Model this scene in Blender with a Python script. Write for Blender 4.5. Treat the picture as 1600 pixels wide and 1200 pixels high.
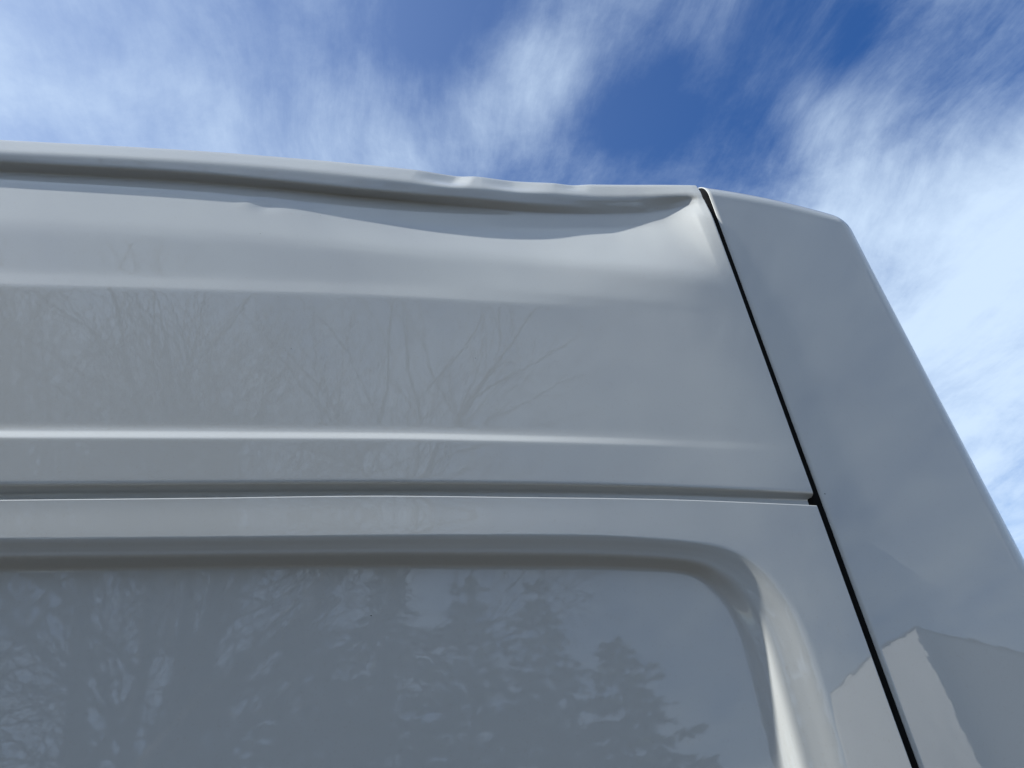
import bpy, math, random
import numpy as np
from mathutils import Vector, Matrix

scene = bpy.context.scene
for o in list(bpy.data.objects):
    bpy.data.objects.remove(o)

# ------------------------------------------------------------------ camera
CAM_Z = 1.75
cam_d = bpy.data.cameras.new('camera')
cam_d.sensor_width = 36.0
cam_d.lens = 25.0
cam_d.clip_start = 0.02
cam_d.clip_end = 2000.0
cam = bpy.data.objects.new('camera', cam_d)
scene.collection.objects.link(cam)
PITCH, YAW, ROLL = 31.27572662, 11.53408045, -4.83497887
p, yw, rl = map(math.radians, (PITCH, YAW, ROLL))
fw = Vector((math.sin(yw)*math.cos(p), math.cos(yw)*math.cos(p), math.sin(p)))
rt = Vector((math.cos(yw), -math.sin(yw), 0))
up = rt.cross(fw)
r2 = rt*math.cos(rl) + up*math.sin(rl)
u2 = up*math.cos(rl) - rt*math.sin(rl)
M = Matrix((r2, u2, -fw)).transposed().to_4x4()
M.translation = Vector((0.0, -0.7, CAM_Z))
cam.matrix_world = M
scene.camera = cam
scene.cycles.max_bounces = 5
scene.cycles.diffuse_bounces = 3
scene.cycles.glossy_bounces = 3
scene.render.resolution_x = 1024
scene.render.resolution_y = 768

# ------------------------------------------------------------------ sun and sky
SUN_DIR = Vector((-0.77, -0.013, 0.64)).normalized()
SUN_EL = math.asin(SUN_DIR.z)
SUN_AZ = math.atan2(SUN_DIR.x, SUN_DIR.y)
sun_d = bpy.data.lights.new('sun', 'SUN')
sun_d.energy = 5.0
sun_d.angle = math.radians(0.53)
sun_d.color = (1.0, 0.985, 0.93)
sun = bpy.data.objects.new('sun', sun_d)
scene.collection.objects.link(sun)
sun.rotation_euler = SUN_DIR.to_track_quat('Z', 'Y').to_euler()
sun.location = SUN_DIR*40

scene.view_settings.view_transform = 'Standard'
scene.view_settings.look = 'None'
scene.view_settings.gamma = 1.0
scene.view_settings.exposure = 0.65
scene.view_settings.use_curve_mapping = False

world = bpy.data.worlds.new('World')
scene.world = world
world.use_nodes = True
wn, wl = world.node_tree.nodes, world.node_tree.links
wn.clear()
def W(kind, **kw):
    n = wn.new(kind)
    for k, v in kw.items():
        if k.startswith('i_'):
            n.inputs[k[2:].replace('_', ' ')].default_value = v
        else:
            setattr(n, k, v)
    return n
def wmath(op, a, b=None, c=None, clamp=False):
    n = wn.new('ShaderNodeMath'); n.operation = op; n.use_clamp = clamp
    for i, v in enumerate((a, b, c)):
        if v is None: continue
        if isinstance(v, (int, float)): n.inputs[i].default_value = v
        else: wl.new(v, n.inputs[i])
    return n.outputs[0]
def wvec(op, a, b=None):
    n = wn.new('ShaderNodeVectorMath'); n.operation = op
    for i, v in enumerate((a, b)):
        if v is None: continue
        if isinstance(v, (tuple, list)): n.inputs[i].default_value = v
        else: wl.new(v, n.inputs[i])
    return n.outputs['Value'] if op in ('DOT_PRODUCT', 'LENGTH') else n.outputs[0]
def wramp(x, lo, hi):
    n = wn.new('ShaderNodeMapRange'); n.interpolation_type = 'SMOOTHSTEP'
    wl.new(x, n.inputs[0]); n.inputs[1].default_value = lo; n.inputs[2].default_value = hi
    return n.outputs[0]
sky = W('ShaderNodeTexSky', sky_type='NISHITA', sun_disc=False)
sky.sun_elevation = SUN_EL
sky.sun_rotation = SUN_AZ
sky.air_density = 1.0; sky.dust_density = 0.6; sky.ozone_density = 2.0; sky.altitude = 200
tc = W('ShaderNodeTexCoord')
dirv = tc.outputs['Generated']
sep = W('ShaderNodeSeparateXYZ'); wl.new(dirv, sep.inputs[0])
zz = wmath('MAXIMUM', wmath('ADD', sep.outputs[2], 0.12), 0.06)
comb = W('ShaderNodeCombineXYZ')
wl.new(wmath('DIVIDE', sep.outputs[0], zz), comb.inputs[0])
wl.new(wmath('DIVIDE', sep.outputs[1], zz), comb.inputs[1])
plane = comb.outputs[0]
def noise(vec, scale, detail=8, rough=0.6, dist=0.0, off=(0, 0, 0), sc=(1, 1, 1), rot=0.0, out=0):
    m = W('ShaderNodeMapping'); wl.new(vec, m.inputs[0])
    m.inputs['Location'].default_value = off; m.inputs['Scale'].default_value = sc
    m.inputs['Rotation'].default_value = (0, 0, rot)
    n = W('ShaderNodeTexNoise'); wl.new(m.outputs[0], n.inputs['Vector'])
    n.inputs['Scale'].default_value = scale; n.inputs['Detail'].default_value = detail
    n.inputs['Roughness'].default_value = rough; n.inputs['Distortion'].default_value = dist
    return n.outputs[out]
# wind-drawn cirrus: the layer is warped, then combed along one direction
warp = wvec('SUBTRACT', noise(plane, 1.3, 2, 0.5, out=1), (0.5, 0.5, 0.5))
wsc = wn.new('ShaderNodeVectorMath'); wsc.operation = 'SCALE'; wl.new(warp, wsc.inputs[0]); wsc.inputs['Scale'].default_value = 0.35
wp = wvec('ADD', plane, wsc.outputs[0])
n_big = noise(wp, 1.3, 3, 0.5, off=(3.1, 1.7, 0))
n_fib = noise(wp, 3.6, 10, 0.66, 0.0, off=(7.0, 2.0, 0), sc=(1.35, 0.42, 1.0), rot=0.05)
n_puf = noise(wp, 4.6, 10, 0.66, 0.0, off=(1.0, 9.0, 0))
def spot(c, k):
    c = Vector(c).normalized()
    d = wvec('DOT_PRODUCT', wvec('NORMALIZE', dirv), tuple(c))
    return wmath('POWER', 2.718, wmath('MULTIPLY', wmath('SUBTRACT', d, 1.0), k))
cov = wmath('MULTIPLY_ADD', n_big, 0.5, 0.40)
cov = wmath('ADD', cov, wmath('MULTIPLY', wmath('SUBTRACT', n_fib, 0.5), 0.9))
cov = wmath('ADD', cov, wmath('MULTIPLY', wmath('SUBTRACT', n_puf, 0.5), 0.75))
# openings and denser banks of the cirrus sheet
for c, k, a in (((0.44, 0.47, 0.76), 30, -0.50), ((0.62, 0.34, 0.71), 60, -0.25), ((0.30, 0.60, 0.74), 60, -0.22),
                ((0.10, 0.50, 0.86), 160, -0.20), ((0.63, 0.57, 0.53), 36, 0.46), ((0.20, 0.54, 0.815), 300, 0.46), ((0.50, 0.49, 0.715), 900, 0.22), ((0.33, 0.46, 0.82), 300, 0.22),
                ((-0.35, 0.55, 0.75), 10, -0.26), ((0.127, 0.52, 0.845), 150, -0.20), ((0.27, 0.63, 0.73), 150, 0.10), ((0.155, 0.565, 0.81), 500, 0.12), ((0.28, 0.56, 0.78), 260, -0.16),
                ((0.07, 0.60, 0.79), 200, 0.15), ((0.0, 0.52, 0.85), 60, -0.12)):
    cov = wmath('ADD', cov, wmath('MULTIPLY', spot(c, k), a))
alpha = wmath('MULTIPLY', wramp(cov, 0.10, 1.05), 0.93)
veil = wmath('MULTIPLY', spot((-0.80, 0.30, 0.52), 3.2), 0.55)          # thin even haze towards the sun
alpha = wmath('SUBTRACT', 1.0, wmath('MULTIPLY', wmath('SUBTRACT', 1.0, alpha), wmath('SUBTRACT', 1.0, veil)))
hsv = W('ShaderNodeHueSaturation'); hsv.inputs['Hue'].default_value = 0.513; hsv.inputs['Saturation'].default_value = 1.40; hsv.inputs['Value'].default_value = 1.5
wl.new(sky.outputs[0], hsv.inputs['Color'])
mixc = W('ShaderNodeMix', data_type='RGBA')
wl.new(alpha, mixc.inputs['Factor'])
wl.new(hsv.outputs[0], mixc.inputs['A'])
mixc.inputs['B'].default_value = (7.1, 8.8, 10.9, 1)
bg = W('ShaderNodeBackground')
wl.new(mixc.outputs['Result'], bg.inputs[0])
bg.inputs[1].default_value = 0.063
world.cycles.sampling_method = 'MANUAL'
world.cycles.sample_map_resolution = 512
wo = W('ShaderNodeOutputWorld')
wl.new(bg.outputs[0], wo.inputs[0])

# ------------------------------------------------------------------ helpers
def new_mat(name):
    m = bpy.data.materials.new(name); m.use_nodes = True
    nt = m.node_tree
    return m, nt, nt.nodes['Principled BSDF']
def nnode(nt, kind, links=(), **vals):
    n = nt.nodes.new(kind)
    for k, v in vals.items():
        n.inputs[k.replace('_', ' ')].default_value = v
    for src, dst in links:
        nt.links.new(src, n.inputs[dst])
    return n
def mesh_obj(name, V, Fc, mat, parent=None, smooth=True):
    me = bpy.data.meshes.new(name)
    me.from_pydata([tuple(v) for v in V], [], Fc)
    me.materials.append(mat)
    if smooth:
        me.polygons.foreach_set('use_smooth', [True]*len(me.polygons))
    me.update()
    o = bpy.data.objects.new(name, me)
    scene.collection.objects.link(o)
    if parent: o.parent = parent
    return o
def grid_obj(name, G, mat, parent=None, flip=False, flat_first=0, flat_last=0):
    """G: rows x cols x 3 array"""
    nr, nc = G.shape[:2]
    idx = np.arange(nr*nc).reshape(nr, nc)
    a, b, c, d = idx[:-1, :-1], idx[:-1, 1:], idx[1:, 1:], idx[1:, :-1]
    q = np.stack([a, b, c, d] if not flip else [d, c, b, a], -1).reshape(-1, 4)
    me = bpy.data.meshes.new(name)
    me.vertices.add(nr*nc); me.vertices.foreach_set('co', G.reshape(-1).astype(np.float32))
    n = len(q)
    me.loops.add(n*4); me.loops.foreach_set('vertex_index', q.reshape(-1).astype(np.int32))
    me.polygons.add(n)
    me.polygons.foreach_set('loop_start', np.arange(0, n*4, 4, dtype=np.int32))
    sm = np.ones((nr-1, nc-1), bool)
    if flat_first: sm[:, :flat_first] = False          # folded edges stay crisp
    if flat_last: sm[:, -flat_last:] = False
    me.polygons.foreach_set('use_smooth', sm.reshape(-1))
    me.materials.append(mat)
    me.update(calc_edges=True); me.validate()
    o = bpy.data.objects.new(name, me)
    scene.collection.objects.link(o)
    if parent: o.parent = parent
    return o
def empty(name, loc, label, cat, group=None):
    o = bpy.data.objects.new(name, None); scene.collection.objects.link(o)
    o.location = loc; o.empty_display_size = 0.1
    o['label'] = label; o['category'] = cat
    if group: o['group'] = group
    return o

# ------------------------------------------------------------------ materials
def make_paint():
    m, nt, b = new_mat('white_van_paint')
    tcn = nnode(nt, 'ShaderNodeTexCoord')
    oc = tcn.outputs['Object']
    n1 = nnode(nt, 'ShaderNodeTexNoise', [(oc, 'Vector')], Scale=2.2, Detail=3.0, Roughness=0.6)
    ramp = nnode(nt, 'ShaderNodeValToRGB', [(n1.outputs[0], 0)])
    ramp.color_ramp.elements[0].position = 0.3; ramp.color_ramp.elements[0].color = (0.496, 0.511, 0.504, 1)
    ramp.color_ramp.elements[1].position = 0.7; ramp.color_ramp.elements[1].color = (0.524, 0.539, 0.532, 1)
    # thin road film: faint specks
    n2 = nnode(nt, 'ShaderNodeTexNoise', [(oc, 'Vector')], Scale=420.0, Detail=0.0, Roughness=0.5)
    r2_ = nnode(nt, 'ShaderNodeMapRange', [(n2.outputs[0], 0)], From_Min=0.69, From_Max=0.79, To_Min=0.0, To_Max=0.22)
    mx = nt.nodes.new('ShaderNodeMix'); mx.data_type = 'RGBA'
    nt.links.new(r2_.outputs[0], mx.inputs['Factor']); nt.links.new(ramp.outputs[0], mx.inputs['A'])
    mx.inputs['B'].default_value = (0.45, 0.43, 0.40, 1)
    nt.links.new(mx.outputs['Result'], b.inputs['Base Color'])
    b.inputs['Roughness'].default_value = 0.45
    b.inputs['Specular IOR Level'].default_value = 0.1
    b.inputs['Coat Weight'].default_value = 1.0
    b.inputs['Coat IOR'].default_value = 1.65
    n3 = nnode(nt, 'ShaderNodeTexNoise', [(oc, 'Vector')], Scale=6.0, Detail=2.0, Roughness=0.6)
    r3 = nnode(nt, 'ShaderNodeMapRange', [(n3.outputs[0], 0)], From_Min=0.3, From_Max=0.7, To_Min=0.014, To_Max=0.030)
    nt.links.new(r3.outputs[0], b.inputs['Coat Roughness'])
    # orange peel
    n4 = nnode(nt, 'ShaderNodeTexNoise', [(oc, 'Vector')], Scale=150.0, Detail=0.0, Roughness=0.5)
    n5 = nnode(nt, 'ShaderNodeTexNoise', [(oc, 'Vector')], Scale=28.0, Detail=1.0, Roughness=0.5)
    b1 = nnode(nt, 'ShaderNodeBump', [(n4.outputs[0], 'Height')], Strength=1.0, Distance=0.000009)
    b2 = nnode(nt, 'ShaderNodeBump', [(n5.outputs[0], 'Height'), (b1.outputs[0], 'Normal')], Strength=1.0, Distance=0.00005)
    nt.links.new(b2.outputs[0], b.inputs['Coat Normal'])
    return m
PAINT = make_paint()
def simple_mat(name, c1, c2, scale, rough=0.8, bump=0.0, detail=6):
    m, nt, b = new_mat(name)
    oc = nnode(nt, 'ShaderNodeTexCoord').outputs['Object']
    n1 = nnode(nt, 'ShaderNodeTexNoise', [(oc, 'Vector')], Scale=scale, Detail=detail, Roughness=0.6)
    ramp = nnode(nt, 'ShaderNodeValToRGB', [(n1.outputs[0], 0)])
    ramp.color_ramp.elements[0].position = 0.3; ramp.color_ramp.elements[0].color = (*c1, 1)
    ramp.color_ramp.elements[1].position = 0.7; ramp.color_ramp.elements[1].color = (*c2, 1)
    nt.links.new(ramp.outputs[0], b.inputs['Base Color'])
    b.inputs['Roughness'].default_value = rough
    if bump:
        bp = nnode(nt, 'ShaderNodeBump', [(n1.outputs[0], 'Height')], Strength=0.6, Distance=bump)
        nt.links.new(bp.outputs[0], b.inputs['Normal'])
    return m
RUBBER = simple_mat('black_rubber', (0.003, 0.003, 0.003), (0.006, 0.006, 0.006), 40, 0.8)
RUBBER.node_tree.nodes['Principled BSDF'].inputs['Specular IOR Level'].default_value = 0.15
DIRT = simple_mat('dark_grit', (0.03, 0.028, 0.025), (0.06, 0.055, 0.05), 300, 0.9)
ASPHALT = simple_mat('asphalt', (0.032, 0.029, 0.025), (0.058, 0.051, 0.043), 3.0, 0.9, 0.004, 10)
BARK = simple_mat('grey_brown_bark', (0.05, 0.042, 0.035), (0.11, 0.095, 0.08), 6.0, 0.9, 0.01)
NEEDLE = simple_mat('evergreen_needles', (0.015, 0.03, 0.014), (0.05, 0.075, 0.035), 2.0, 0.7)
SIDING = simple_mat('white_siding', (0.74, 0.75, 0.75), (0.80, 0.81, 0.81), 1.5, 0.6)
SHINGLE = simple_mat('grey_shingles', (0.07, 0.07, 0.07), (0.14, 0.135, 0.13), 9.0, 0.9)
PANE = simple_mat('window_glass', (0.02, 0.022, 0.025), (0.03, 0.032, 0.035), 1.0, 0.05)

# measured side profile lines, bottom to top: (x, z, outward offset) in metres
PROFILE = [
    ('groove_hidden', 0.0015, 6, [(-0.3763,2.0515,-0.009),(-0.3534,2.0515,-0.009),(-0.3301,2.0516,-0.009),(-0.3067,2.0517,-0.009),(-0.2829,2.0519,-0.009),(-0.2589,2.0519,-0.009),(-0.2346,2.052,-0.009),(-0.21,2.0521,-0.009),(-0.1975,2.0521,-0.009),(-0.1851,2.0521,-0.009),(-0.1599,2.0522,-0.009),(-0.1344,2.0522,-0.009),(-0.1086,2.0523,-0.009),(-0.0825,2.0523,-0.009),(-0.0561,2.0523,-0.009),(-0.0294,2.0522,-0.009),(-0.0023,2.0521,-0.009),(0.0251,2.0518,-0.009),(0.0528,2.0515,-0.009),(0.0808,2.0511,-0.009),(0.1091,2.0507,-0.009),(0.1378,2.0502,-0.009),(0.1669,2.0497,-0.009),(0.1962,2.0491,-0.009),(0.2259,2.0483,-0.009),(0.2559,2.0475,-0.009),(0.2863,2.0466,-0.009),(0.3169,2.0456,-0.009),(0.3479,2.0443,-0.009),(0.3792,2.0428,-0.009),(0.4108,2.0412,-0.009),(0.443,2.0397,-0.009),(0.4759,2.0384,-0.009),(0.5097,2.0374,-0.009),(0.5269,2.037,-0.009)]),
    ('groove_floor', 0.0012, 8, [(-0.3792,2.0609,-0.009),(-0.3561,2.0611,-0.009),(-0.3327,2.0612,-0.009),(-0.3091,2.0614,-0.009),(-0.2851,2.0615,-0.009),(-0.2609,2.0617,-0.009),(-0.2365,2.0618,-0.009),(-0.2117,2.062,-0.009),(-0.1992,2.062,-0.009),(-0.1866,2.062,-0.009),(-0.1613,2.0621,-0.009),(-0.1356,2.0623,-0.009),(-0.1096,2.0624,-0.009),(-0.0833,2.0624,-0.009),(-0.0567,2.0625,-0.009),(-0.0298,2.0624,-0.009),(-0.0025,2.0623,-0.009),(0.0251,2.0622,-0.009),(0.053,2.062,-0.009),(0.0812,2.0617,-0.009),(0.1098,2.0615,-0.009),(0.1388,2.0612,-0.009),(0.168,2.0608,-0.009),(0.1976,2.0601,-0.009),(0.2275,2.0593,-0.009),(0.2578,2.0583,-0.009),(0.2884,2.0574,-0.009),(0.3193,2.0564,-0.009),(0.3506,2.0552,-0.009),(0.3821,2.0539,-0.009),(0.4141,2.0525,-0.009),(0.4467,2.0513,-0.009),(0.48,2.0503,-0.009),(0.5143,2.0496,-0.009),(0.5317,2.0493,-0.009)]),
    ('lip', 0.0015, 14, [(-0.3748,2.0652,0.005),(-0.352,2.0653,0.005),(-0.3289,2.0654,0.005),(-0.3055,2.0655,0.005),(-0.2819,2.0656,0.005),(-0.258,2.0657,0.005),(-0.2338,2.0658,0.005),(-0.2093,2.0659,0.005),(-0.197,2.066,0.005),(-0.1845,2.066,0.005),(-0.1595,2.0661,0.005),(-0.1341,2.0663,0.005),(-0.1085,2.0664,0.005),(-0.0825,2.0665,0.005),(-0.0562,2.0666,0.005),(-0.0296,2.0666,0.005),(-0.0027,2.0665,0.005),(0.0246,2.0664,0.0049),(0.0522,2.0661,0.0048),(0.0801,2.0658,0.0045),(0.1084,2.0654,0.0043),(0.137,2.065,0.004),(0.166,2.0646,0.0037),(0.1954,2.0642,0.0033),(0.2252,2.0637,0.0028),(0.2553,2.0631,0.0024),(0.2858,2.0624,0.002),(0.3166,2.0615,0.0017),(0.3477,2.0602,0.0014),(0.3791,2.0588,0.0011),(0.4109,2.0572,0.0009),(0.4432,2.0557,0.0006),(0.4764,2.0544,0.0004),(0.5104,2.0534,0.0001),(0.5277,2.053,0.0)]),
    ('mid1', 0.006, 12, [(-0.3825,2.0907,0.005),(-0.3592,2.0907,0.005),(-0.3356,2.0908,0.005),(-0.3118,2.0909,0.005),(-0.2877,2.0909,0.005),(-0.2633,2.091,0.005),(-0.2387,2.091,0.005),(-0.2137,2.0911,0.005),(-0.2011,2.0911,0.005),(-0.1885,2.0912,0.005),(-0.163,2.0912,0.005),(-0.1371,2.0913,0.005),(-0.111,2.0913,0.005),(-0.0845,2.0914,0.005),(-0.0577,2.0915,0.005),(-0.0306,2.0915,0.005),(-0.0032,2.0916,0.005),(0.0246,2.0915,0.0049),(0.0527,2.0913,0.0048),(0.0811,2.0909,0.0045),(0.1099,2.0904,0.0043),(0.1391,2.09,0.004),(0.1687,2.0895,0.0037),(0.1986,2.089,0.0033),(0.2289,2.0884,0.0028),(0.2596,2.0877,0.0024),(0.2906,2.087,0.002),(0.322,2.086,0.0017),(0.3537,2.0849,0.0014),(0.3858,2.0837,0.0011),(0.4182,2.0824,0.0009),(0.4514,2.0813,0.0006),(0.4854,2.0805,0.0004),(0.5204,2.0799,0.0001),(0.5381,2.0797,0.0)]),
    ('rib1_low', 0.0016, 30, [(-0.3912,2.1198,0.005),(-0.3674,2.1199,0.005),(-0.3434,2.12,0.005),(-0.3191,2.1202,0.005),(-0.2945,2.1203,0.005),(-0.2696,2.1204,0.005),(-0.2444,2.1205,0.005),(-0.2189,2.1207,0.005),(-0.2061,2.1207,0.005),(-0.1932,2.1208,0.005),(-0.1671,2.121,0.005),(-0.1407,2.1211,0.005),(-0.114,2.1213,0.005),(-0.0869,2.1214,0.005),(-0.0596,2.1216,0.005),(-0.0319,2.1217,0.005),(-0.0038,2.1218,0.005),(0.0245,2.1217,0.0049),(0.0533,2.1215,0.0048),(0.0824,2.1211,0.0045),(0.1118,2.1206,0.0043),(0.1417,2.1202,0.004),(0.1719,2.1197,0.0037),(0.2024,2.1192,0.0033),(0.2334,2.1186,0.0029),(0.2648,2.1179,0.0025),(0.2966,2.1172,0.002),(0.3288,2.1164,0.0014),(0.3613,2.1154,0.0009),(0.3777,2.1149,0.0007),(0.3942,2.1143,0.0006),(0.4275,2.1132,0.0004),(0.4615,2.1122,0.0002),(0.4964,2.1116,0.0001),(0.5143,2.1114,0.0)]),
    ('rib1_up', 0.0035, 12, [(-0.3966,2.1309,0.0),(-0.3725,2.1311,0.0),(-0.3482,2.1313,0.0),(-0.3235,2.1315,0.0),(-0.2986,2.1317,0.0),(-0.2734,2.1319,0.0),(-0.2479,2.1321,0.0),(-0.2221,2.1322,0.0),(-0.209,2.1323,0.0),(-0.1959,2.1323,0.0),(-0.1695,2.1325,0.0),(-0.1427,2.1325,0.0),(-0.1157,2.1326,0.0),(-0.0883,2.1326,0.0),(-0.0605,2.1326,0.0),(-0.0324,2.1325,0.0),(-0.004,2.1325,0.0),(0.0247,2.1323,0.0),(0.0538,2.1321,0.0),(0.0833,2.1318,0.0),(0.1131,2.1314,0.0),(0.1432,2.131,0.0),(0.1737,2.1306,0.0),(0.2046,2.1301,0.0),(0.2358,2.1295,0.0),(0.2674,2.1289,0.0),(0.2993,2.1281,0.0),(0.3316,2.1271,0.0),(0.3642,2.1258,0.0),(0.3806,2.1252,0.0),(0.3972,2.1246,0.0),(0.4306,2.1234,0.0),(0.4649,2.1225,0.0),(0.5,2.1219,0.0),(0.518,2.1217,0.0)]),
    ('mid2', 0.012, 22, [(-0.4248,2.2241,-0.0005),(-0.3992,2.2246,-0.0005),(-0.3733,2.2251,-0.0005),(-0.3471,2.2257,-0.0005),(-0.3206,2.2263,-0.0005),(-0.2937,2.2268,-0.0005),(-0.2665,2.2274,-0.0005),(-0.239,2.2278,-0.0005),(-0.2251,2.2281,-0.0005),(-0.2111,2.2282,-0.0005),(-0.1829,2.2285,-0.0005),(-0.1543,2.2286,-0.0005),(-0.1253,2.2287,-0.0005),(-0.096,2.2286,-0.0005),(-0.0664,2.2286,-0.0005),(-0.0364,2.2285,-0.0005),(-0.006,2.2285,-0.0005),(0.0247,2.2286,-0.0005),(0.0558,2.2287,-0.0005),(0.0873,2.2287,-0.0005),(0.1192,2.2286,-0.0004),(0.1515,2.2285,-0.0004),(0.1841,2.2281,-0.0003),(0.2171,2.2275,-0.0002),(0.2505,2.2267,-0.0001),(0.2842,2.2259,-0.0),(0.3183,2.2251,0.0),(0.3529,2.2244,0.0),(0.3879,2.2236,0.0),(0.4234,2.2229,0.0),(0.4598,2.2226,0.0),(0.4971,2.2227,0.0),(0.5258,2.2231,0.0)]),
    ('rib2_low', 0.0025, 28, [(-0.4582,2.3345,-0.001),(-0.4307,2.3351,-0.001),(-0.4029,2.3357,-0.001),(-0.3747,2.3363,-0.001),(-0.3462,2.337,-0.001),(-0.3174,2.3376,-0.001),(-0.2882,2.3382,-0.001),(-0.2586,2.3387,-0.001),(-0.2437,2.339,-0.001),(-0.2287,2.3392,-0.001),(-0.1984,2.3397,-0.001),(-0.1677,2.3402,-0.001),(-0.1366,2.3406,-0.001),(-0.1051,2.341,-0.001),(-0.0733,2.3413,-0.001),(-0.041,2.3415,-0.001),(-0.0084,2.3416,-0.001),(0.0247,2.3413,-0.001),(0.0582,2.3407,-0.001),(0.092,2.34,-0.001),(0.1262,2.3392,-0.001),(0.1608,2.3385,-0.001),(0.1801,2.3383,-0.001),(0.1959,2.3382,-0.001),(0.2315,2.3383,-0.0012),(0.2676,2.3383,-0.0014),(0.2812,2.3382,-0.0014),(0.3039,2.3377,-0.0013),(0.3404,2.3362,-0.001),(0.3774,2.3348,-0.0006),(0.3839,2.3347,-0.0006),(0.4149,2.3341,-0.0004),(0.4534,2.3341,-0.0003),(0.493,2.3349,-0.0001),(0.5235,2.3358,0.0)]),
    ('rib2_up', 0.006, 14, [(-0.4664,2.3578,-0.004),(-0.4384,2.3585,-0.004),(-0.4102,2.3593,-0.004),(-0.3816,2.36,-0.004),(-0.3526,2.3608,-0.004),(-0.3233,2.3616,-0.004),(-0.2936,2.3623,-0.004),(-0.2635,2.3629,-0.004),(-0.2484,2.3632,-0.004),(-0.2331,2.3635,-0.004),(-0.2022,2.364,-0.004),(-0.171,2.3645,-0.004),(-0.1394,2.3649,-0.004),(-0.1073,2.3652,-0.004),(-0.0749,2.3655,-0.004),(-0.0421,2.3657,-0.004),(-0.0088,2.3658,-0.004),(0.0248,2.3658,-0.004),(0.0589,2.3656,-0.0038),(0.0933,2.3653,-0.0036),(0.1281,2.3647,-0.0034),(0.1633,2.364,-0.0031),(0.1829,2.3635,-0.003),(0.1989,2.363,-0.0029),(0.2348,2.3615,-0.0025),(0.2709,2.3596,-0.002),(0.2845,2.3588,-0.0018),(0.3073,2.3573,-0.0015),(0.3439,2.3543,-0.0009),(0.381,2.3517,-0.0004),(0.3875,2.3514,-0.0004),(0.4188,2.3502,-0.0003),(0.4576,2.3498,-0.0002),(0.4976,2.3502,-0.0001),(0.5283,2.3508,0.0)]),
    ('upper', 0.014, 22, [(-0.494,2.4438,-0.0085),(-0.4643,2.444,-0.0085),(-0.4344,2.4443,-0.0085),(-0.4041,2.4446,-0.0085),(-0.3734,2.4449,-0.0085),(-0.3423,2.4452,-0.0085),(-0.3109,2.4453,-0.0085),(-0.279,2.4452,-0.0085),(-0.2629,2.4451,-0.0085),(-0.2468,2.4448,-0.0085),(-0.2141,2.4441,-0.0085),(-0.181,2.4432,-0.0086),(-0.1476,2.442,-0.0086),(-0.1138,2.4407,-0.0087),(-0.0797,2.4393,-0.0088),(-0.0452,2.438,-0.0089),(-0.0103,2.4368,-0.009),(0.025,2.4359,-0.0093),(0.0607,2.4354,-0.0098),(0.0968,2.4349,-0.0105),(0.1335,2.4342,-0.0111),(0.1705,2.4331,-0.0114),(0.191,2.4323,-0.0115),(0.2077,2.4313,-0.0113),(0.2449,2.4277,-0.0099),(0.2819,2.4232,-0.0077),(0.3192,2.4189,-0.0055),(0.3566,2.4149,-0.0034),(0.3945,2.4113,-0.0016),(0.433,2.4086,-0.0003),(0.4529,2.4079,0.0),(0.4731,2.4075,0.0),(0.5146,2.4074,0.0),(0.5251,2.4075,0.0)]),
    ('edge', 0.007, 26, [(-0.5311,2.5464,-0.024),(-0.4992,2.5462,-0.024),(-0.4669,2.5461,-0.024),(-0.4343,2.5461,-0.024),(-0.4013,2.5459,-0.024),(-0.3679,2.5456,-0.024),(-0.3341,2.545,-0.024),(-0.3153,2.5444,-0.024),(-0.2998,2.544,-0.024),(-0.2652,2.5428,-0.024),(-0.2301,2.5411,-0.024),(-0.1946,2.5388,-0.024),(-0.1587,2.5355,-0.024),(-0.1496,2.5345,-0.024),(-0.1223,2.5297,-0.0241),(-0.0855,2.521,-0.0245),(-0.0487,2.5145,-0.025),(-0.0117,2.5118,-0.0261),(0.0256,2.5108,-0.0278),(0.0635,2.5112,-0.0297),(0.0924,2.5123,-0.031),(0.1021,2.5128,-0.0314),(0.1414,2.5152,-0.0332),(0.1814,2.5181,-0.0349),(0.222,2.5213,-0.0359),(0.2343,2.5224,-0.036),(0.2632,2.5251,-0.036),(0.3052,2.5297,-0.036),(0.3416,2.5343,-0.036),(0.348,2.5351,-0.0359),(0.3906,2.5405,-0.0326),(0.4013,2.5422,-0.0315),(0.4344,2.5506,-0.0279),(0.4399,2.5518,-0.027),(0.4649,2.5539,-0.019),(0.473,2.5508,-0.0132),(0.4807,2.5467,-0.0075),(0.5012,2.5424,-0.0008),(0.5101,2.543,-0.0005),(0.5432,2.5417,0.0)]),
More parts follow.
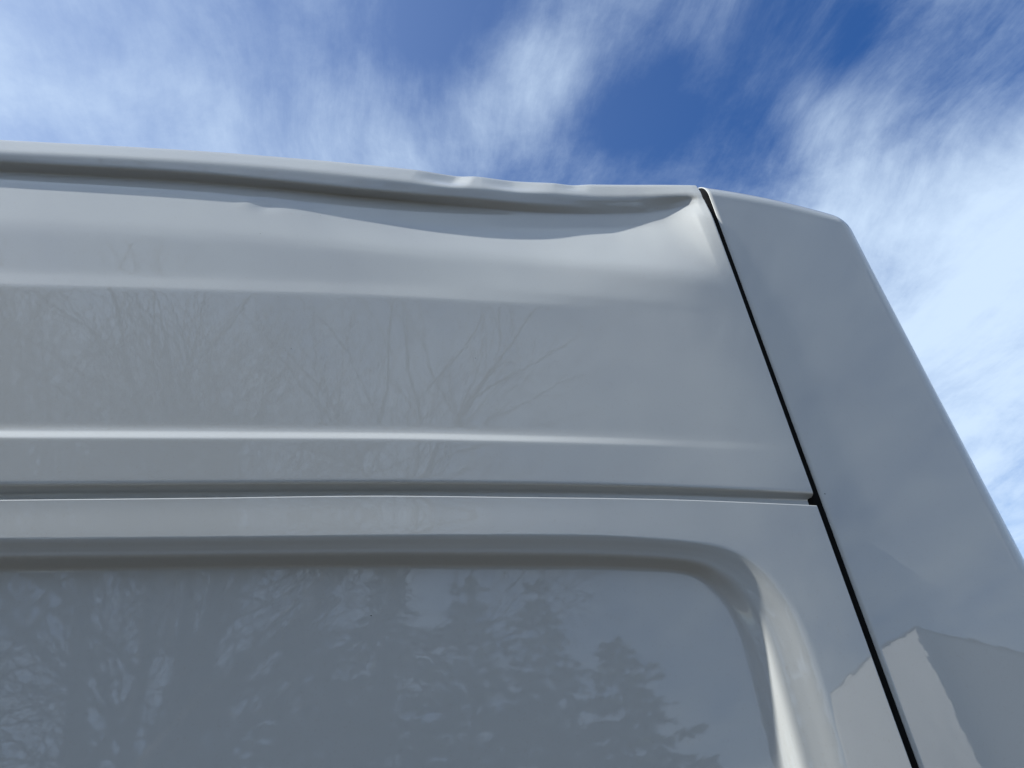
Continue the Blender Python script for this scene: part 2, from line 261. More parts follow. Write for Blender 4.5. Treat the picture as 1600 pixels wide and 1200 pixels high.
    ('dark_low', 0.0022, 12, [(-0.5414,2.5699,-0.032),(-0.5091,2.5706,-0.032),(-0.4765,2.5714,-0.032),(-0.4434,2.5723,-0.032),(-0.41,2.5732,-0.032),(-0.3761,2.5739,-0.032),(-0.3418,2.5745,-0.032),(-0.307,2.5747,-0.032),(-0.2894,2.5747,-0.032),(-0.2717,2.5746,-0.032),(-0.236,2.574,-0.0321),(-0.1998,2.573,-0.0323),(-0.1632,2.5718,-0.0325),(-0.1262,2.5703,-0.0328),(-0.0888,2.5688,-0.0332),(-0.051,2.5674,-0.0336),(-0.0128,2.566,-0.034),(0.0259,2.5649,-0.0347),(0.065,2.564,-0.0358),(0.1047,2.5634,-0.0369),(0.1318,2.5631,-0.0375),(0.1449,2.563,-0.0377),(0.1857,2.5626,-0.0384),(0.227,2.5629,-0.0389),(0.2478,2.5635,-0.039),(0.2688,2.5642,-0.0389),(0.3112,2.5657,-0.0383),(0.3272,2.5666,-0.038),(0.3541,2.5683,-0.037),(0.397,2.571,-0.034),(0.4078,2.5717,-0.033),(0.4407,2.5779,-0.0286),(0.4516,2.5803,-0.0265),(0.4773,2.5837,-0.018),(0.4818,2.5829,-0.0155),(0.4918,2.579,-0.009),(0.5082,2.5743,-0.0025),(0.5195,2.5749,-0.0021),(0.5533,2.5739,-0.0015)]),
    ('dark_up', 0.0022, 12, [(-0.5367,2.5752,-0.0165),(-0.5047,2.5757,-0.0165),(-0.4723,2.5763,-0.0165),(-0.4395,2.5769,-0.0165),(-0.4064,2.5776,-0.0165),(-0.3728,2.5781,-0.0165),(-0.3387,2.5784,-0.0165),(-0.3042,2.5784,-0.0165),(-0.2868,2.5782,-0.0165),(-0.2692,2.5779,-0.0165),(-0.2338,2.5769,-0.0165),(-0.1979,2.5753,-0.0166),(-0.1617,2.5734,-0.0167),(-0.125,2.5714,-0.0169),(-0.088,2.5694,-0.017),(-0.0507,2.5677,-0.0172),(-0.0129,2.5665,-0.0175),(0.0253,2.5663,-0.0183),(0.064,2.5672,-0.0198),(0.1035,2.5685,-0.0217),(0.1305,2.5693,-0.023),(0.1436,2.5696,-0.0237),(0.1844,2.5708,-0.0262),(0.226,2.5723,-0.0289),(0.2471,2.5733,-0.03),(0.2684,2.5743,-0.031),(0.3114,2.5767,-0.0328),(0.3277,2.5781,-0.033),(0.3548,2.5803,-0.0323),(0.3979,2.5832,-0.0294),(0.4088,2.5839,-0.0285),(0.4418,2.5896,-0.0244),(0.4528,2.5917,-0.0225),(0.4792,2.5954,-0.0155),(0.4839,2.5945,-0.0135),(0.4947,2.5914,-0.0085),(0.5124,2.5886,-0.0035),(0.5242,2.5899,-0.0035),(0.5593,2.5912,-0.0035)]),
    ('rail', 0.005, 12, [(-0.5422,2.5953,-0.015),(-0.51,2.5965,-0.015),(-0.4775,2.5978,-0.015),(-0.4445,2.5991,-0.015),(-0.4112,2.6005,-0.015),(-0.3774,2.6017,-0.015),(-0.3431,2.6027,-0.015),(-0.3083,2.6035,-0.015),(-0.2907,2.6037,-0.015),(-0.273,2.6038,-0.015),(-0.2372,2.6036,-0.015),(-0.201,2.6029,-0.015),(-0.1643,2.6018,-0.015),(-0.1272,2.6004,-0.015),(-0.0897,2.5987,-0.015),(-0.0518,2.5968,-0.015),(-0.0135,2.5947,-0.015),(0.0252,2.5921,-0.0155),(0.0643,2.5899,-0.0166),(0.094,2.5894,-0.0175),(0.104,2.5897,-0.0178),(0.1445,2.5921,-0.0196),(0.1857,2.5952,-0.0216),(0.2087,2.5963,-0.0225),(0.2275,2.5966,-0.0232),(0.2697,2.5955,-0.0248),(0.3125,2.5957,-0.0259),(0.3288,2.5968,-0.026),(0.3561,2.5993,-0.0253),(0.3995,2.6024,-0.0224),(0.4103,2.6031,-0.0215),(0.4421,2.6033,-0.0168),(0.4631,2.603,-0.013),(0.4842,2.6029,-0.0092),(0.4994,2.6032,-0.007),(0.5175,2.6044,-0.0055),(0.5294,2.606,-0.0053),(0.5659,2.6115,-0.005)]),
    ('top', 0.005, 16, [(-0.5576,2.6334,-0.025),(-0.5245,2.6344,-0.025),(-0.4911,2.6356,-0.025),(-0.4572,2.6368,-0.025),(-0.4228,2.638,-0.025),(-0.3881,2.6391,-0.025),(-0.3528,2.6401,-0.025),(-0.3171,2.6408,-0.025),(-0.299,2.641,-0.025),(-0.2808,2.6411,-0.025),(-0.2441,2.6413,-0.025),(-0.207,2.6411,-0.0251),(-0.1693,2.6408,-0.0252),(-0.1313,2.6402,-0.0254),(-0.0927,2.6393,-0.0255),(-0.0538,2.6383,-0.0258),(-0.0143,2.6372,-0.026),(0.0256,2.6357,-0.0266),(0.0659,2.6342,-0.0278),(0.1069,2.6332,-0.029),(0.1079,2.6332,-0.029),(0.1484,2.633,-0.0304),(0.1905,2.6332,-0.0317),(0.2139,2.6331,-0.032),(0.233,2.6328,-0.032),(0.2761,2.6326,-0.032),(0.2947,2.6336,-0.032),(0.3199,2.6351,-0.0315),(0.3634,2.6358,-0.0288),(0.4068,2.6357,-0.025),(0.4499,2.6345,-0.0194),(0.4608,2.6343,-0.018),(0.4938,2.6339,-0.014),(0.495,2.634,-0.014),(0.5419,2.6384,-0.0137),(0.5785,2.6414,-0.0135)]),
]
BAND_TOP = [(-0.3689,2.0476,0.0065),(-0.3464,2.0477,0.0065),(-0.3236,2.0478,0.0065),(-0.3006,2.0479,0.0065),(-0.2773,2.048,0.0065),(-0.2538,2.0481,0.0065),(-0.23,2.0482,0.0065),(-0.2059,2.0483,0.0065),(-0.1937,2.0484,0.0065),(-0.1815,2.0484,0.0065),(-0.1568,2.0486,0.0065),(-0.1319,2.0489,0.0065),(-0.1066,2.0492,0.0065),(-0.081,2.0494,0.0065),(-0.0551,2.0496,0.0065),(-0.0289,2.0497,0.0065),(-0.0024,2.0496,0.0065),(0.0245,2.0493,0.0064),(0.0517,2.0489,0.0063),(0.0792,2.0485,0.006),(0.1071,2.048,0.0058),(0.1353,2.0475,0.0055),(0.1639,2.0471,0.0052),(0.1928,2.0467,0.0048),(0.2222,2.0464,0.0044),(0.2519,2.0459,0.0039),(0.282,2.0453,0.0035),(0.3125,2.0446,0.003),(0.3433,2.0436,0.0025),(0.3745,2.0425,0.0019),(0.406,2.0411,0.0014),(0.4379,2.0397,0.001),(0.4706,2.0384,0.0008),(0.4855,2.0378,0.0008),(0.5038,2.037,0.0008),(0.5207,2.0362,0.0008)]
RIM_OUTER = [(-0.7949,2.0131),(-0.357,2.0078),(-0.1867,2.0062),(-0.0014,2.0051),(0.1315,2.0039),(0.237,2.0017),(0.3336,1.9943),(0.3759,1.9849),(0.4022,1.9676),(0.4217,1.9384),(0.4326,1.9065),(0.4366,1.8505),(0.4337,1.7669),(0.4225,1.648)]
RIM_INNER = [(-0.8031,1.9943),(-0.3582,1.9819),(-0.0646,1.9785),(0.1843,1.9717),(0.273,1.9674),(0.3175,1.9626),(0.3405,1.9534),(0.3581,1.9276),(0.366,1.891),(0.3657,1.8486),(0.3653,1.7744),(0.3652,1.6515)]
DENTS = [(-0.2021, 2.5281, 0.001, 0.01, 0.014, 20), (-0.1797, 2.5247, -0.001, 0.014, 0.012, 20)]
CREASES = [(0.0335, 0.0939, 0.1288, 2.619, 0.0065, 0.022, 0.3), (0.1389, 0.1911, 0.2597, 2.6188, 0.0045, 0.022, 0.1), (0.2602, 0.2931, 0.3242, 2.6302, 0.0025, 0.016, 0.2)]
SPECKS = [(0.5194, 2.0542), (-0.1164, 2.2494), (-0.1021, 2.5086), (-0.0123, 1.9294), (-0.177, 2.4544), (0.0848, 2.2641), (0.1064, 2.2425), (0.354, 2.3315)]

# ------------------------------------------------------------------ ground
gm = mesh_obj('ground', [(-300, -300, 0), (300, -300, 0), (300, 300, 0), (-300, 300, 0)], [(0, 1, 2, 3)], ASPHALT, smooth=False)
gm['kind'] = 'structure'

# ------------------------------------------------------------------ the van
TILT = math.tan(math.radians(4.0))          # the side leans inwards going up
GAP_UP = 0.5025                              # ... of the upper one, which reaches a little further
GAP = 0.499                                 # rear edge of the long side panels
ROOF_TOP = 2.66
def bend(x):
    x = np.asarray(x)
    return 0.25*np.maximum(np.minimum(x, 0.505)-0.4, 0)**2 + 0.0525*np.maximum(x-0.505, 0)   # the side draws in towards the rear
def side_y(z, d=0.0, x=0.0):
    return TILT*(z - CAM_Z) - d + bend(x)
van = empty('white_van', (-2.0, 0.9, 0.0), 'white high-roof panel van with a dented upper side and roof edge', 'van')
VAN_INV = Matrix.Translation((2.0, -0.9, 0.0))
def vanpart(o):
    o.parent = van; o.matrix_parent_inverse = VAN_INV
    return o

def gauss_rows(A, s, sig):
    """smooth each row of A (rows x k) along arc length s with a local radius sig"""
    w = np.exp(-0.5*((s[:, None]-s[None, :])/sig[:, None])**2)
    ds = np.gradient(s)
    w = w*ds[None, :]
    w /= w.sum(1, keepdims=True)
    return w @ A

def build_upper():
    xs = np.concatenate([np.linspace(-3.2, -0.75, 36), np.arange(-0.72, -0.04, 0.003), np.arange(-0.04, GAP_UP-0.004, 0.0016), [GAP_UP-0.003, GAP_UP-0.0012, GAP_UP]])
    nx = len(xs)
    lines = []
    for nm, sg, rows, pts in PROFILE:
        a = np.array(pts)
        o = np.argsort(a[:, 0]); a = a[o]
        lines.append((np.interp(xs, a[:, 0], a[:, 1]), np.interp(xs, a[:, 0], a[:, 2])))
    # light smoothing along the length
    for k in range(len(lines)):
        sm = []
        for arr in lines[k]:
            w = np.exp(-0.5*((xs[:, None]-xs[None, :])/0.009)**2)*np.gradient(xs)[None, :]
            w /= w.sum(1, keepdims=True)
            b = w @ arr
            t = np.clip((xs-0.470)/0.02, 0, 1)
            sm.append(b*(1-t)+arr*t)
        lines[k] = tuple(sm)
    nrow = sum(r for _, _, r, _ in PROFILE[1:]) + 1
    cols = []
    for i in range(nx):
        Y, Z, S = [], [], []
        for k in range(len(PROFILE)):
            z, d = lines[k][0][i], lines[k][1][i]
            y = side_y(z, d, xs[i])
            if k == 0:
                Y.append(y); Z.append(z); S.append(PROFILE[0][1])
            else:
                n = PROFILE[k][2]
                t = np.arange(1, n+1)/n
                Y += list(y0+(y-y0)*t); Z += list(z0+(z-z0)*t); S += list(s0+(PROFILE[k][1]-s0)*t)
            y0, z0, s0 = y, z, PROFILE[k][1]
        # roll over on to the roof
        dy, dz = Y[-1]-Y[-3], Z[-1]-Z[-3]
        a0 = math.radians(48.0)
        yc, zc_ = Y[-1], Z[-1]
        R = 0.055
        for j in range(1, 13):
            a = a0*(1-j/12.0)
            aa = a0*(1-(j-0.5)/12.0)
            st = R*a0/12.0
            yc += st*math.cos(aa); zc_ += st*math.sin(aa)
            Y.append(yc); Z.append(zc_); S.append(0.006)
        for j in range(1, 7):
            Y.append(yc+0.03*j); Z.append(zc_+0.0006*j); S.append(0.006)
        Y, Z, S = np.array(Y), np.array(Z), np.array(S)
        s = np.concatenate([[0], np.cumsum(np.hypot(np.diff(Y), np.diff(Z)))])
        B = gauss_rows(np.stack([Y, Z], 1), s, S)
        B[0] = (Y[0], Z[0]); B[-1] = (Y[-1], Z[-1])
        cols.append(B)
    C = np.array(cols)                     # nx x nr x 2
    G = np.zeros((C.shape[1], nx, 3))
    G[:, :, 0] = xs[None, :]
    G[:, :, 1] = C[:, :, 0].T
    G[:, :, 2] = C[:, :, 1].T
    # local creases and dimples of the damage
    for (x, z, a, sx, sz, ang) in DENTS:
        ca, sa = math.cos(math.radians(ang)), math.sin(math.radians(ang))
        u = (G[:, :, 0]-x)*ca + (G[:, :, 2]-z)*sa
        v = -(G[:, :, 0]-x)*sa + (G[:, :, 2]-z)*ca
        G[:, :, 1] -= a*np.exp(-0.5*((u/sx)**2+(v/sz)**2))
    # sharp folds where the roof edge buckled: a slow fall inwards, then a quick return
    for (xa, xb, xr, zc_, dep, sz, sl) in CREASES:
        x = G[:, :, 0]-(G[:, :, 2]-zc_)*sl
        f = np.clip((x-xa)/(xb-xa), 0, 1)
        f = f*f*(3-2*f)*0.5+f*0.5
        g = np.clip((xr-x)/(xr-xb), 0, 1); g = g*g*(3-2*g)
        G[:, :, 1] += dep*f*g*np.exp(-np.abs((G[:, :, 2]-zc_)/sz)**3)
    # rounded rear edge folding into the gap
    e = np.array([0.0002, 0.004, 0.012])
    base = G[:, -1:, :].copy()
    ext = []
    for k, dx in enumerate((0.00015, 0.0002, 0.0002)):
        q = base.copy(); q[:, :, 0] += dx; q[:, :, 1] += e[k]; q[:, :, 2] -= 0.0*e[k]
        ext.append(q)
    return np.concatenate([G]+ext, 1)
UP = build_upper()
vanpart(grid_obj('upper_side_panel', UP, PAINT, flat_last=3))

def poly_dist(px, pz, poly):
    best = np.full(px.shape, 1e9)
    for (ax, az), (bx, bz) in zip(poly[:-1], poly[1:]):
        dx, dz = bx-ax, bz-az
        L = dx*dx+dz*dz
        t = np.clip(((px-ax)*dx+(pz-az)*dz)/L, 0, 1)
        best = np.minimum(best, (px-ax-t*dx)**2+(pz-az-t*dz)**2)
    return np.sqrt(best)
def inside(px, pz, poly):
    c = np.zeros(px.shape, bool)
    n = len(poly)
    for i in range(n):
        ax, az = poly[i]; bx, bz = poly[(i+1) % n]
        hit = ((az > pz) != (bz > pz)) & (px < (bx-ax)*(pz-az)/((bz-az) if bz != az else 1e-9)+ax)
        c ^= hit
    return c
def spline(pts, n=8):
    P_ = [np.array(q) for q in pts]
    P_ = [2*P_[0]-P_[1]]+P_+[2*P_[-1]-P_[-2]]
    out = []
    for i in range(1, len(P_)-2):
        a, b, c, d = P_[i-1:i+3]
        for k in range(n):
            t = k/n
            out.append(0.5*((2*b)+(c-a)*t+(2*a-5*b+4*c-d)*t*t+(3*b-3*c+d-a)*t**3))
    out.append(P_[-2])
    return out
def build_lower():
    bt = np.array(BAND_TOP)
    xs = np.concatenate([np.linspace(-3.2, -0.75, 40), np.arange(-0.72, GAP+0.002-0.003, 0.0025), [GAP, GAP+0.0012, GAP+0.002]])
    ztop = np.interp(xs, bt[:, 0], bt[:, 1]); dtop = np.interp(xs, bt[:, 0], bt[:, 2])
    # rows measured down from the top edge
    dn = np.concatenate([np.array([0, .0006, .0014, .0025, .005]), np.arange(.010, .034, .004),
                         np.arange(.035, .095, .0008), np.arange(.096, .50, .004), np.linspace(.505, 1.6, 40)])
    Z = ztop[None, :]-dn[:, None]
    X = np.repeat(xs[None, :], len(dn), 0)
    def closed(rim, lo):
        sp = spline(rim, 8)
        first, last = sp[0], sp[-1]
        left, bot = -1.75-lo, 0.95+lo
        poly = [(left+0.10, first[1]), (left+0.03, first[1]-0.03), (left, first[1]-0.12), (left, bot+0.12), (left+0.03, bot+0.03), (left+0.12, bot)]
        xr = last[0]
        tail = [(xr, bot+0.15), (xr-0.04, bot+0.04), (xr-0.15, bot)]
        body = [tuple(q) for q in sp if q[0] > left+0.2]
        return body+tail+poly[::-1]
    PO, PI_ = closed(RIM_OUTER, 0.0), closed(RIM_INNER, 0.03)
    near = np.ones_like(X, bool)
    dO = poly_dist(X, Z, PO+[PO[0]]); dI = poly_dist(X, Z, PI_+[PI_[0]])
    iO, iI = inside(X, Z, PO), inside(X, Z, PI_)
    t = dO/(dO+dI+1e-9)
    t = np.where(iI, 1.0+np.minimum(dI, 0.05), np.where(iO, t, 0.0))
    # rim section: a flatter shoulder, the steep wall, a soft foot
    kt = np.array([0, 0.05, 0.15, 0.30, 0.45, 0.58, 0.65, 0.77, 0.87, 0.94, 1.0, 1.06])
    kd = np.array([0, 0.015, 0.07, 0.18, 0.27, 0.32, 0.40, 0.72, 0.95, 0.99, 1.0, 1.0])
    tf = np.linspace(0, 1.06, 400)
    kf = np.interp(tf, kt, kd)
    w = np.exp(-0.5*((tf[:, None]-tf[None, :])/0.018)**2); w /= w.sum(1, keepdims=True)
    kf = w @ kf; kf[0] = 0; kf = np.clip(kf, 0, 1)
    depth = np.interp(np.clip(t, 0, 1.06), tf, kf)
    lean = np.clip((ztop[None, :]-0.10-Z)/0.4, 0, 1)
    d_out = dtop[None, :]+0.0022*(1-np.exp(-((ztop[None, :]-Z)/0.035)**2))*np.clip((0.40-X)/0.3, 0, 1)
    d_floor = -0.0160 + 0.005*lean
    d = d_out*(1-depth)+d_floor*depth
    G = np.zeros((len(dn), len(xs), 3))
    G[:, :, 0] = X
    G[:, :, 2] = Z
    G[:, :, 1] = side_y(Z, d, X)
    # body side bulges a little towards the sill
    low = np.clip((1.55-Z), 0, 2)
    G[:, :, 1] += -0.02*low + 0.05*np.clip(0.75-Z, 0, 1)**2*4
    # top edge folds inwards into the groove
    base = G[:1].copy()
    ext = []
    for dy, dz in ((0.016, -0.0006), (0.008, 0.0016), (0.0030, 0.0016), (0.0011, 0.0011), (0.0004, 0.0006)):
        q = base.copy(); q[:, :, 1] += dy; q[:, :, 2] += dz
        ext.append(q)
    G = np.concatenate(ext+[G], 0)
    base = G[:, -1:, :].copy(); ext = []
    for k, (dx, dy) in enumerate(((0.00015, 0.0002), (0.0002, 0.004), (0.0002, 0.014))):
        q = base.copy(); q[:, :, 0] += dx; q[:, :, 1] += dy; ext.append(q)
    return np.concatenate([G]+ext, 1)
LOW = build_lower()
vanpart(grid_obj('lower_side_panel', LOW, PAINT, flip=True, flat_last=3))

# rear corner panel: side, rounded corner and rear face under a rounded roof edge
XC, R0, RF, ZF = 0.744, 0.042, 0.058, CAM_Z+0.842
def contour(o, yshift, xstart, nside=36, narc=28, nrear=20, yend=1.75):
    P_ = []
    for x in np.linspace(xstart, XC, nside):
        P_.append((x, o+yshift+bend(x)+0.0015, x))
    R = R0-o*0.72
    yshift = yshift+float(bend(XC))+0.0015
    for a in np.linspace(0, math.pi/2, narc)[1:]:
        P_.append((XC+R*math.sin(a), o+R-R*math.cos(a)+yshift, XC+R0*math.sin(a)))
    for y in np.linspace(o+R+0.001, yend, nrear)[1:]:
        P_.append((XC+R, y+yshift, XC+R0))
    return P_
def bow(x):
    return -0.5*max(x-0.5, 0)**2
def build_corner():
    x0 = GAP+0.0125
    prof = [(0.0, z) for z in np.concatenate([np.linspace(0.45, ZF-0.5, 30), np.linspace(ZF-0.48, ZF, 50)])]
    prof += [(RF*(1-math.cos(a)), ZF+RF*math.sin(a)) for a in np.linspace(0, math.pi/2, 26)[1:]]
    rows = []
    for o, z in prof:
        ysh = TILT*(z-CAM_Z)
        if z > ZF: ysh = TILT*(ZF-CAM_Z)+TILT*(z-ZF)*0.3
        if z < 1.55: ysh += -0.02*(1.55-z)
        row = [(x, y, z+bow(xx)*min(1, max(0, (z-1.7)/0.6))) for x, y, xx in contour(o, ysh, x0)]
        rows.append(row)
    G = np.array(rows)
    # roof cap behind the edge
    last = G[-1]
    for k in (0.3, 0.6, 0.85):
        cen = np.array([0.503, 0.9, ZF+RF+0.01])
        q = last.copy(); q[:, :2] = last[:, :2]*(1-k)+np.array([x0, 0.9])*k
        q[:, 0] = np.maximum(q[:, 0], x0)
        G = np.concatenate([G, q[None]], 0)
    base = G[:, :1, :].copy(); ext = []
    for dx, dy in ((-0.0004, 0.006), (-0.0003, 0.0015), (-0.0002, 0.0003)):
        q = base.copy(); q[:, :, 0] += dx
        for r_ in range(len(q)):
            ca = max(0.0, 1-prof[min(r_, len(prof)-1)][0]/RF)
            q[r_, 0, 1] += dy*ca; q[r_, 0, 2] -= dy*math.sqrt(1-ca*ca)
        ext.append(q)
    return np.concatenate(ext+[G], 1), prof
COR, CPROF = build_corner()
vanpart(grid_obj('rear_corner_panel', COR, PAINT, flat_first=3))

# black rubber seal lying down in the gap
def build_seal():
    rows = []
    for o, z in CPROF:
        ysh = TILT*(z-CAM_Z)
        if z > ZF: ysh = TILT*(ZF-CAM_Z)+TILT*(z-ZF)*0.3
        if z < 1.55: ysh += -0.02*(1.55-z)
        y = o+ysh+float(bend(GAP))
        xa, xb = GAP-0.004, GAP+0.0165
        row = []
        for t in np.linspace(0, 1, 9):
            off = 0.0110-0.0085*t-0.0020*math.sin(math.pi*t)
            ca = max(0.0, 1-o/RF)                      # sink along the surface normal round the roof edge
            row.append((xa+(xb-xa)*t, y+off*ca, z-off*math.sqrt(1-ca*ca)))
        rows.append(row)
    return np.array(rows)
vanpart(grid_obj('gap_seal', build_seal(), RUBBER))

# body behind the panels: roof skin, far side and floor, so that the van shades the ground
def box(name, x0, x1, y0, y1, z0, z1, mat, parent=None):
    V = [(x, y, z) for z in (z0, z1) for y in (y0, y1) for x in (x0, x1)]
    Fc = [(0, 2, 3, 1), (4, 5, 7, 6), (0, 1, 5, 4), (2, 6, 7, 3), (0, 4, 6, 2), (1, 3, 7, 5)]
    return mesh_obj(name, V, Fc, mat, parent, smooth=False)
vanpart(box('inner_body', -3.2, 0.70, 0.13, 1.80, 0.40, 2.60, RUBBER))
def build_roof():
    xs = np.linspace(-3.2, GAP_UP, 60); ts = np.linspace(0, 1, 14)
    zt, yt = UP[-1, :, 2], UP[-1, :, 1]
    ux = UP[-1, :, 0]
    G = np.zeros((len(ts), len(xs), 3))
    for i, t in enumerate(ts):
        y0 = np.interp(xs, ux, yt); z0 = np.interp(xs, ux, zt)
        G[i, :, 0] = xs
        G[i, :, 1] = y0+(1.80-y0)*t
        G[i, :, 2] = z0+0.035*math.sin(math.pi*t)
    return G
vanpart(grid_obj('roof_panel', build_roof(), PAINT))

# grit stuck to the paint
def speck(x, z, r):
    d = np.abs(UP[:, :, 0]-x)*1.0+np.abs(UP[:, :, 2]-z)
    i = np.unravel_index(np.argmin(d), d.shape)
    if x < GAP-0.01 and d[i] < 0.006:
        y = UP[i][1]
    elif x < GAP-0.01:
        d = np.abs(LOW[:, :, 0]-x)+np.abs(LOW[:, :, 2]-z); i = np.unravel_index(np.argmin(d), d.shape); y = LOW[i][1]
    else:
        y = side_y(z, -0.0015, x)
    V, Fc = [], []
    for k in range(7):
        a = k*2*math.pi/7
        V.append((x+r*math.cos(a), y+0.0002, z+r*0.8*math.sin(a)))
    V.append((x, y-r*0.5, z))
    Fc = [(k, (k+1) % 7, 7) for k in range(7)]
    vanpart(mesh_obj('grit_speck', V, Fc, DIRT))
for i, (x, z) in enumerate(SPECKS):
    speck(x, z, (0.0012, 0.0007, 0.0007, 0.0010, 0.0006, 0.0005, 0.0006, 0.0006)[i])

# ------------------------------------------------------------------ what the paint mirrors, behind the camera
def tube(V, Fc, a, b, ra, rb, n):
    a, b = Vector(a), Vector(b)
    ax = (b-a).normalized()
    e = ax.orthogonal().normalized(); f = ax.cross(e)
    k = len(V)
    for pnt, r in ((a, ra), (b, rb)):
        for j in range(n):
            t = j*2*math.pi/n
            V.append(tuple(pnt+e*(r*math.cos(t))+f*(r*math.sin(t))))
    for j in range(n):
        Fc.append((k+j, k+(j+1) % n, k+n+(j+1) % n, k+n+j))
def bare_tree(loc, h, seed, label):
    rng = random.Random(seed)
    root = empty('bare_tree', loc, label, 'tree', 'leafless trees mirrored in the van side')
    TV, TF, BV, BF = [], [], [], []
    def grow(pnt, dr, ln, r, lev):
        n = 5 if lev < 2 else (4 if lev < 4 else 3)
        steps = 4 if lev < 3 else 3
        P0, D0, rr = Vector(pnt), Vector(dr).normalized(), r
        for s in range(steps):
            D1 = (D0+Vector((rng.gauss(0, .16), rng.gauss(0, .16), rng.gauss(0.03, .10)))).normalized()
            P1 = P0+D1*(ln/steps); r1 = rr*0.86
            tube(TV if lev == 0 else BV, TF if lev == 0 else BF, P0, P1, rr, r1, n if lev else 9)
            if lev < 5 and (lev > 0 or s >= 1):
                for q in range(2 if lev == 1 and s else 1):
                    ang = rng.uniform(0, 2*math.pi); sp = rng.uniform(.5, 1.0)
                    e = D1.orthogonal().normalized(); f = D1.cross(e)
                    nd = D1*math.cos(sp)+(e*math.cos(ang)+f*math.sin(ang))*math.sin(sp)
                    grow(P1, nd, ln*rng.uniform(.55, .80), r1*rng.uniform(.50, .70), lev+1)
            P0, D0, rr = P1, D1, r1
        if lev < 5:
            grow(P0, D0, ln*0.62, rr*0.85, lev+1)
    grow((0, 0, -0.1), (rng.gauss(0, .06), rng.gauss(0, .06), 1), h*0.36, h*0.017, 0)
    mesh_obj('trunk', TV, TF, BARK, root)
    mesh_obj('branches', BV, BF, BARK, root)
def evergreen(loc, h, w, seed, label):
    rng = random.Random(seed)
    root = empty('evergreen_tree', loc, label, 'tree', 'evergreens mirrored in the recessed panel')
    V, Fc = [], []
    tube(V, Fc, (0, 0, -0.1), (0, 0, h*0.97), h*0.018, 0.015, 8)
    mesh_obj('trunk', V, Fc, BARK, root)
    V, Fc = [], []
    for i in range(190):                                   # boughs, each hung with needle sprays
        t = (i+rng.random())/190
        z = h*(0.05+0.93*t)
        ln = (w*(1-t)**0.7)*rng.uniform(0.35, 1.1)+0.25
        a = i*2.399+rng.uniform(-.4, .4)
        dr = Vector((math.cos(a), math.sin(a), 0))
        sd = Vector((-dr.y, dr.x, 0))
        droop = rng.uniform(0.05, 0.35)
        for k in range(max(16, int(110*(1-t)))):
            q = rng.random()**0.7
            c = dr*(ln*q)+Vector((0, 0, z+0.15*ln*q-droop*ln*q*q))+sd*rng.gauss(0, .16*ln*(1.05-q)+.03)
            L, B = rng.uniform(.22, .50)*(1.1-0.4*t), rng.uniform(.05, .11)
            o = (dr*rng.uniform(.3, 1)+sd*rng.uniform(-.8, .8)+Vector((0, 0, rng.uniform(-.5, .25)))).normalized()
            e = o.cross(Vector((rng.gauss(0, 1), rng.gauss(0, 1), rng.gauss(0, 1)))).normalized()
            j = len(V)
            V += [tuple(c-e*B), tuple(c+o*L), tuple(c+e*B)]
            Fc.append((j, j+1, j+2))
    mesh_obj('crown', V, Fc, NEEDLE, root, smooth=False)
def polar(az, dist):
    a = math.radians(az)
    return (dist*math.sin(a), -dist*math.cos(a), 0)
bare_tree(polar(-38, 9.0), 14.0, 3, 'leafless tree mirrored at the far left of the side panel')
bare_tree(polar(-28, 11.5), 16.0, 14, 'leafless tree mirrored second from the left in the side panel')
bare_tree(polar(-22, 10.0), 14.5, 8, 'leafless tree mirrored left of centre in the side panel')
bare_tree(polar(-14, 12.5), 17.0, 21, 'leafless tree mirrored rightmost in the side panel')
bare_tree(polar(-30, 15.0), 19, 33, 'tall leafless tree mirrored behind the two leftmost bare trees')
bare_tree(polar(-18, 15.5), 19, 40, 'tall leafless tree mirrored behind the rightmost bare trees')
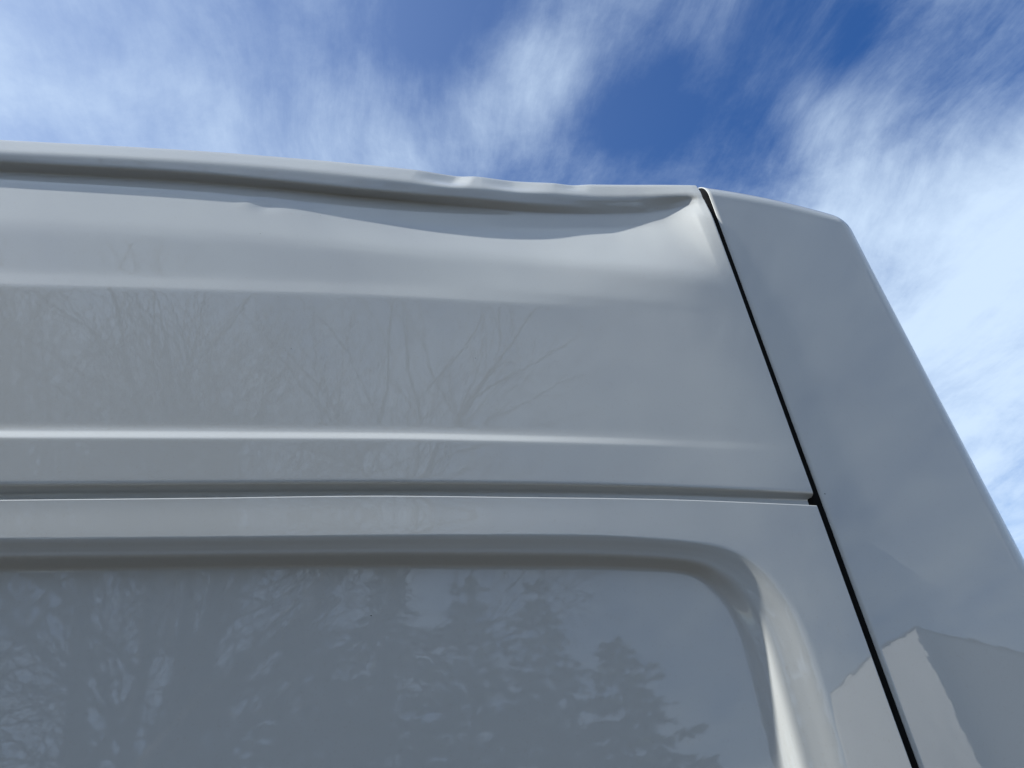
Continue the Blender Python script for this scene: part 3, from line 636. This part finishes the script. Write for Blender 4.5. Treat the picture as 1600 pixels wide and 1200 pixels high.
for i, (az, ds, h, w_, lb) in enumerate((
        (-13, 21, 9.2, 4.2, 'dark evergreen mirrored leftmost in the recessed panel'),
        (-6, 20, 10.4, 4.6, 'dark evergreen mirrored second from the left in the recessed panel'),
        (0, 21, 12.0, 4.8, 'tallest dark evergreen mirrored below the middle of the recess edge'),
        (7, 20, 11.0, 4.6, 'dark evergreen mirrored fourth from the left in the recessed panel'),
        (13, 22, 11.6, 4.4, 'dark evergreen mirrored second from the recess corner'),
        (19, 21, 9.6, 4.2, 'low dark evergreen mirrored nearest the recess corner'))):
    evergreen(polar(az, ds), h, w_, i+1, lb)

# house with a lit gable-less side wall and a shaded front under a shallow mono-pitch roof
hx, hy, hz = 11.3, -10.45, 5.85
house = empty('house', (hx, hy, 0), 'pale two-storey house mirrored at the lower right of the corner panel', 'house')
def hpart(o):
    o.parent = house; o.matrix_parent_inverse = Matrix.Translation((-hx, -hy, 0))
    return o
V = [(hx, hy, 0), (hx+9, hy, 0), (hx+9, hy-8, 0), (hx, hy-8, 0), (hx, hy, hz), (hx+9, hy, hz-1.6), (hx+9, hy-8, hz-1.6), (hx, hy-8, hz)]
hpart(mesh_obj('wall', V, [(0, 1, 5, 4), (1, 2, 6, 5), (2, 3, 7, 6), (3, 0, 4, 7), (4, 5, 6, 7)], SIDING, smooth=False))
dzr = 1.6/9
V = []
for (x, y) in ((-.02, .02), (9.2, .02), (9.2, -8.2), (-.02, -8.2)):
    V.append((hx+x, hy+y, hz-dzr*x+0.004))
for (x, y) in ((-.02, .02), (9.2, .02), (9.2, -8.2), (-.02, -8.2)):
    V.append((hx+x, hy+y, hz-dzr*x+0.03))
hpart(mesh_obj('roof', V, [(3, 2, 1, 0), (4, 5, 6, 7), (0, 1, 5, 4), (1, 2, 6, 5), (2, 3, 7, 6), (3, 0, 4, 7)], SHINGLE, smooth=False))
for (x, z) in ((2.6, 1.0), (5.8, 1.0), (4.2, 2.9)):
    w_ = hpart(box('window', hx+x, hx+x+1.1, hy-0.02, hy+0.05, z, z+1.25, SIDING))
    g_ = box('pane', hx+x+.07, hx+x+1.03, hy+0.045, hy+0.053, z+.07, z+1.18, PANE)
    g_.parent = w_; g_.matrix_parent_inverse = Matrix.Translation((-hx, -hy, 0))
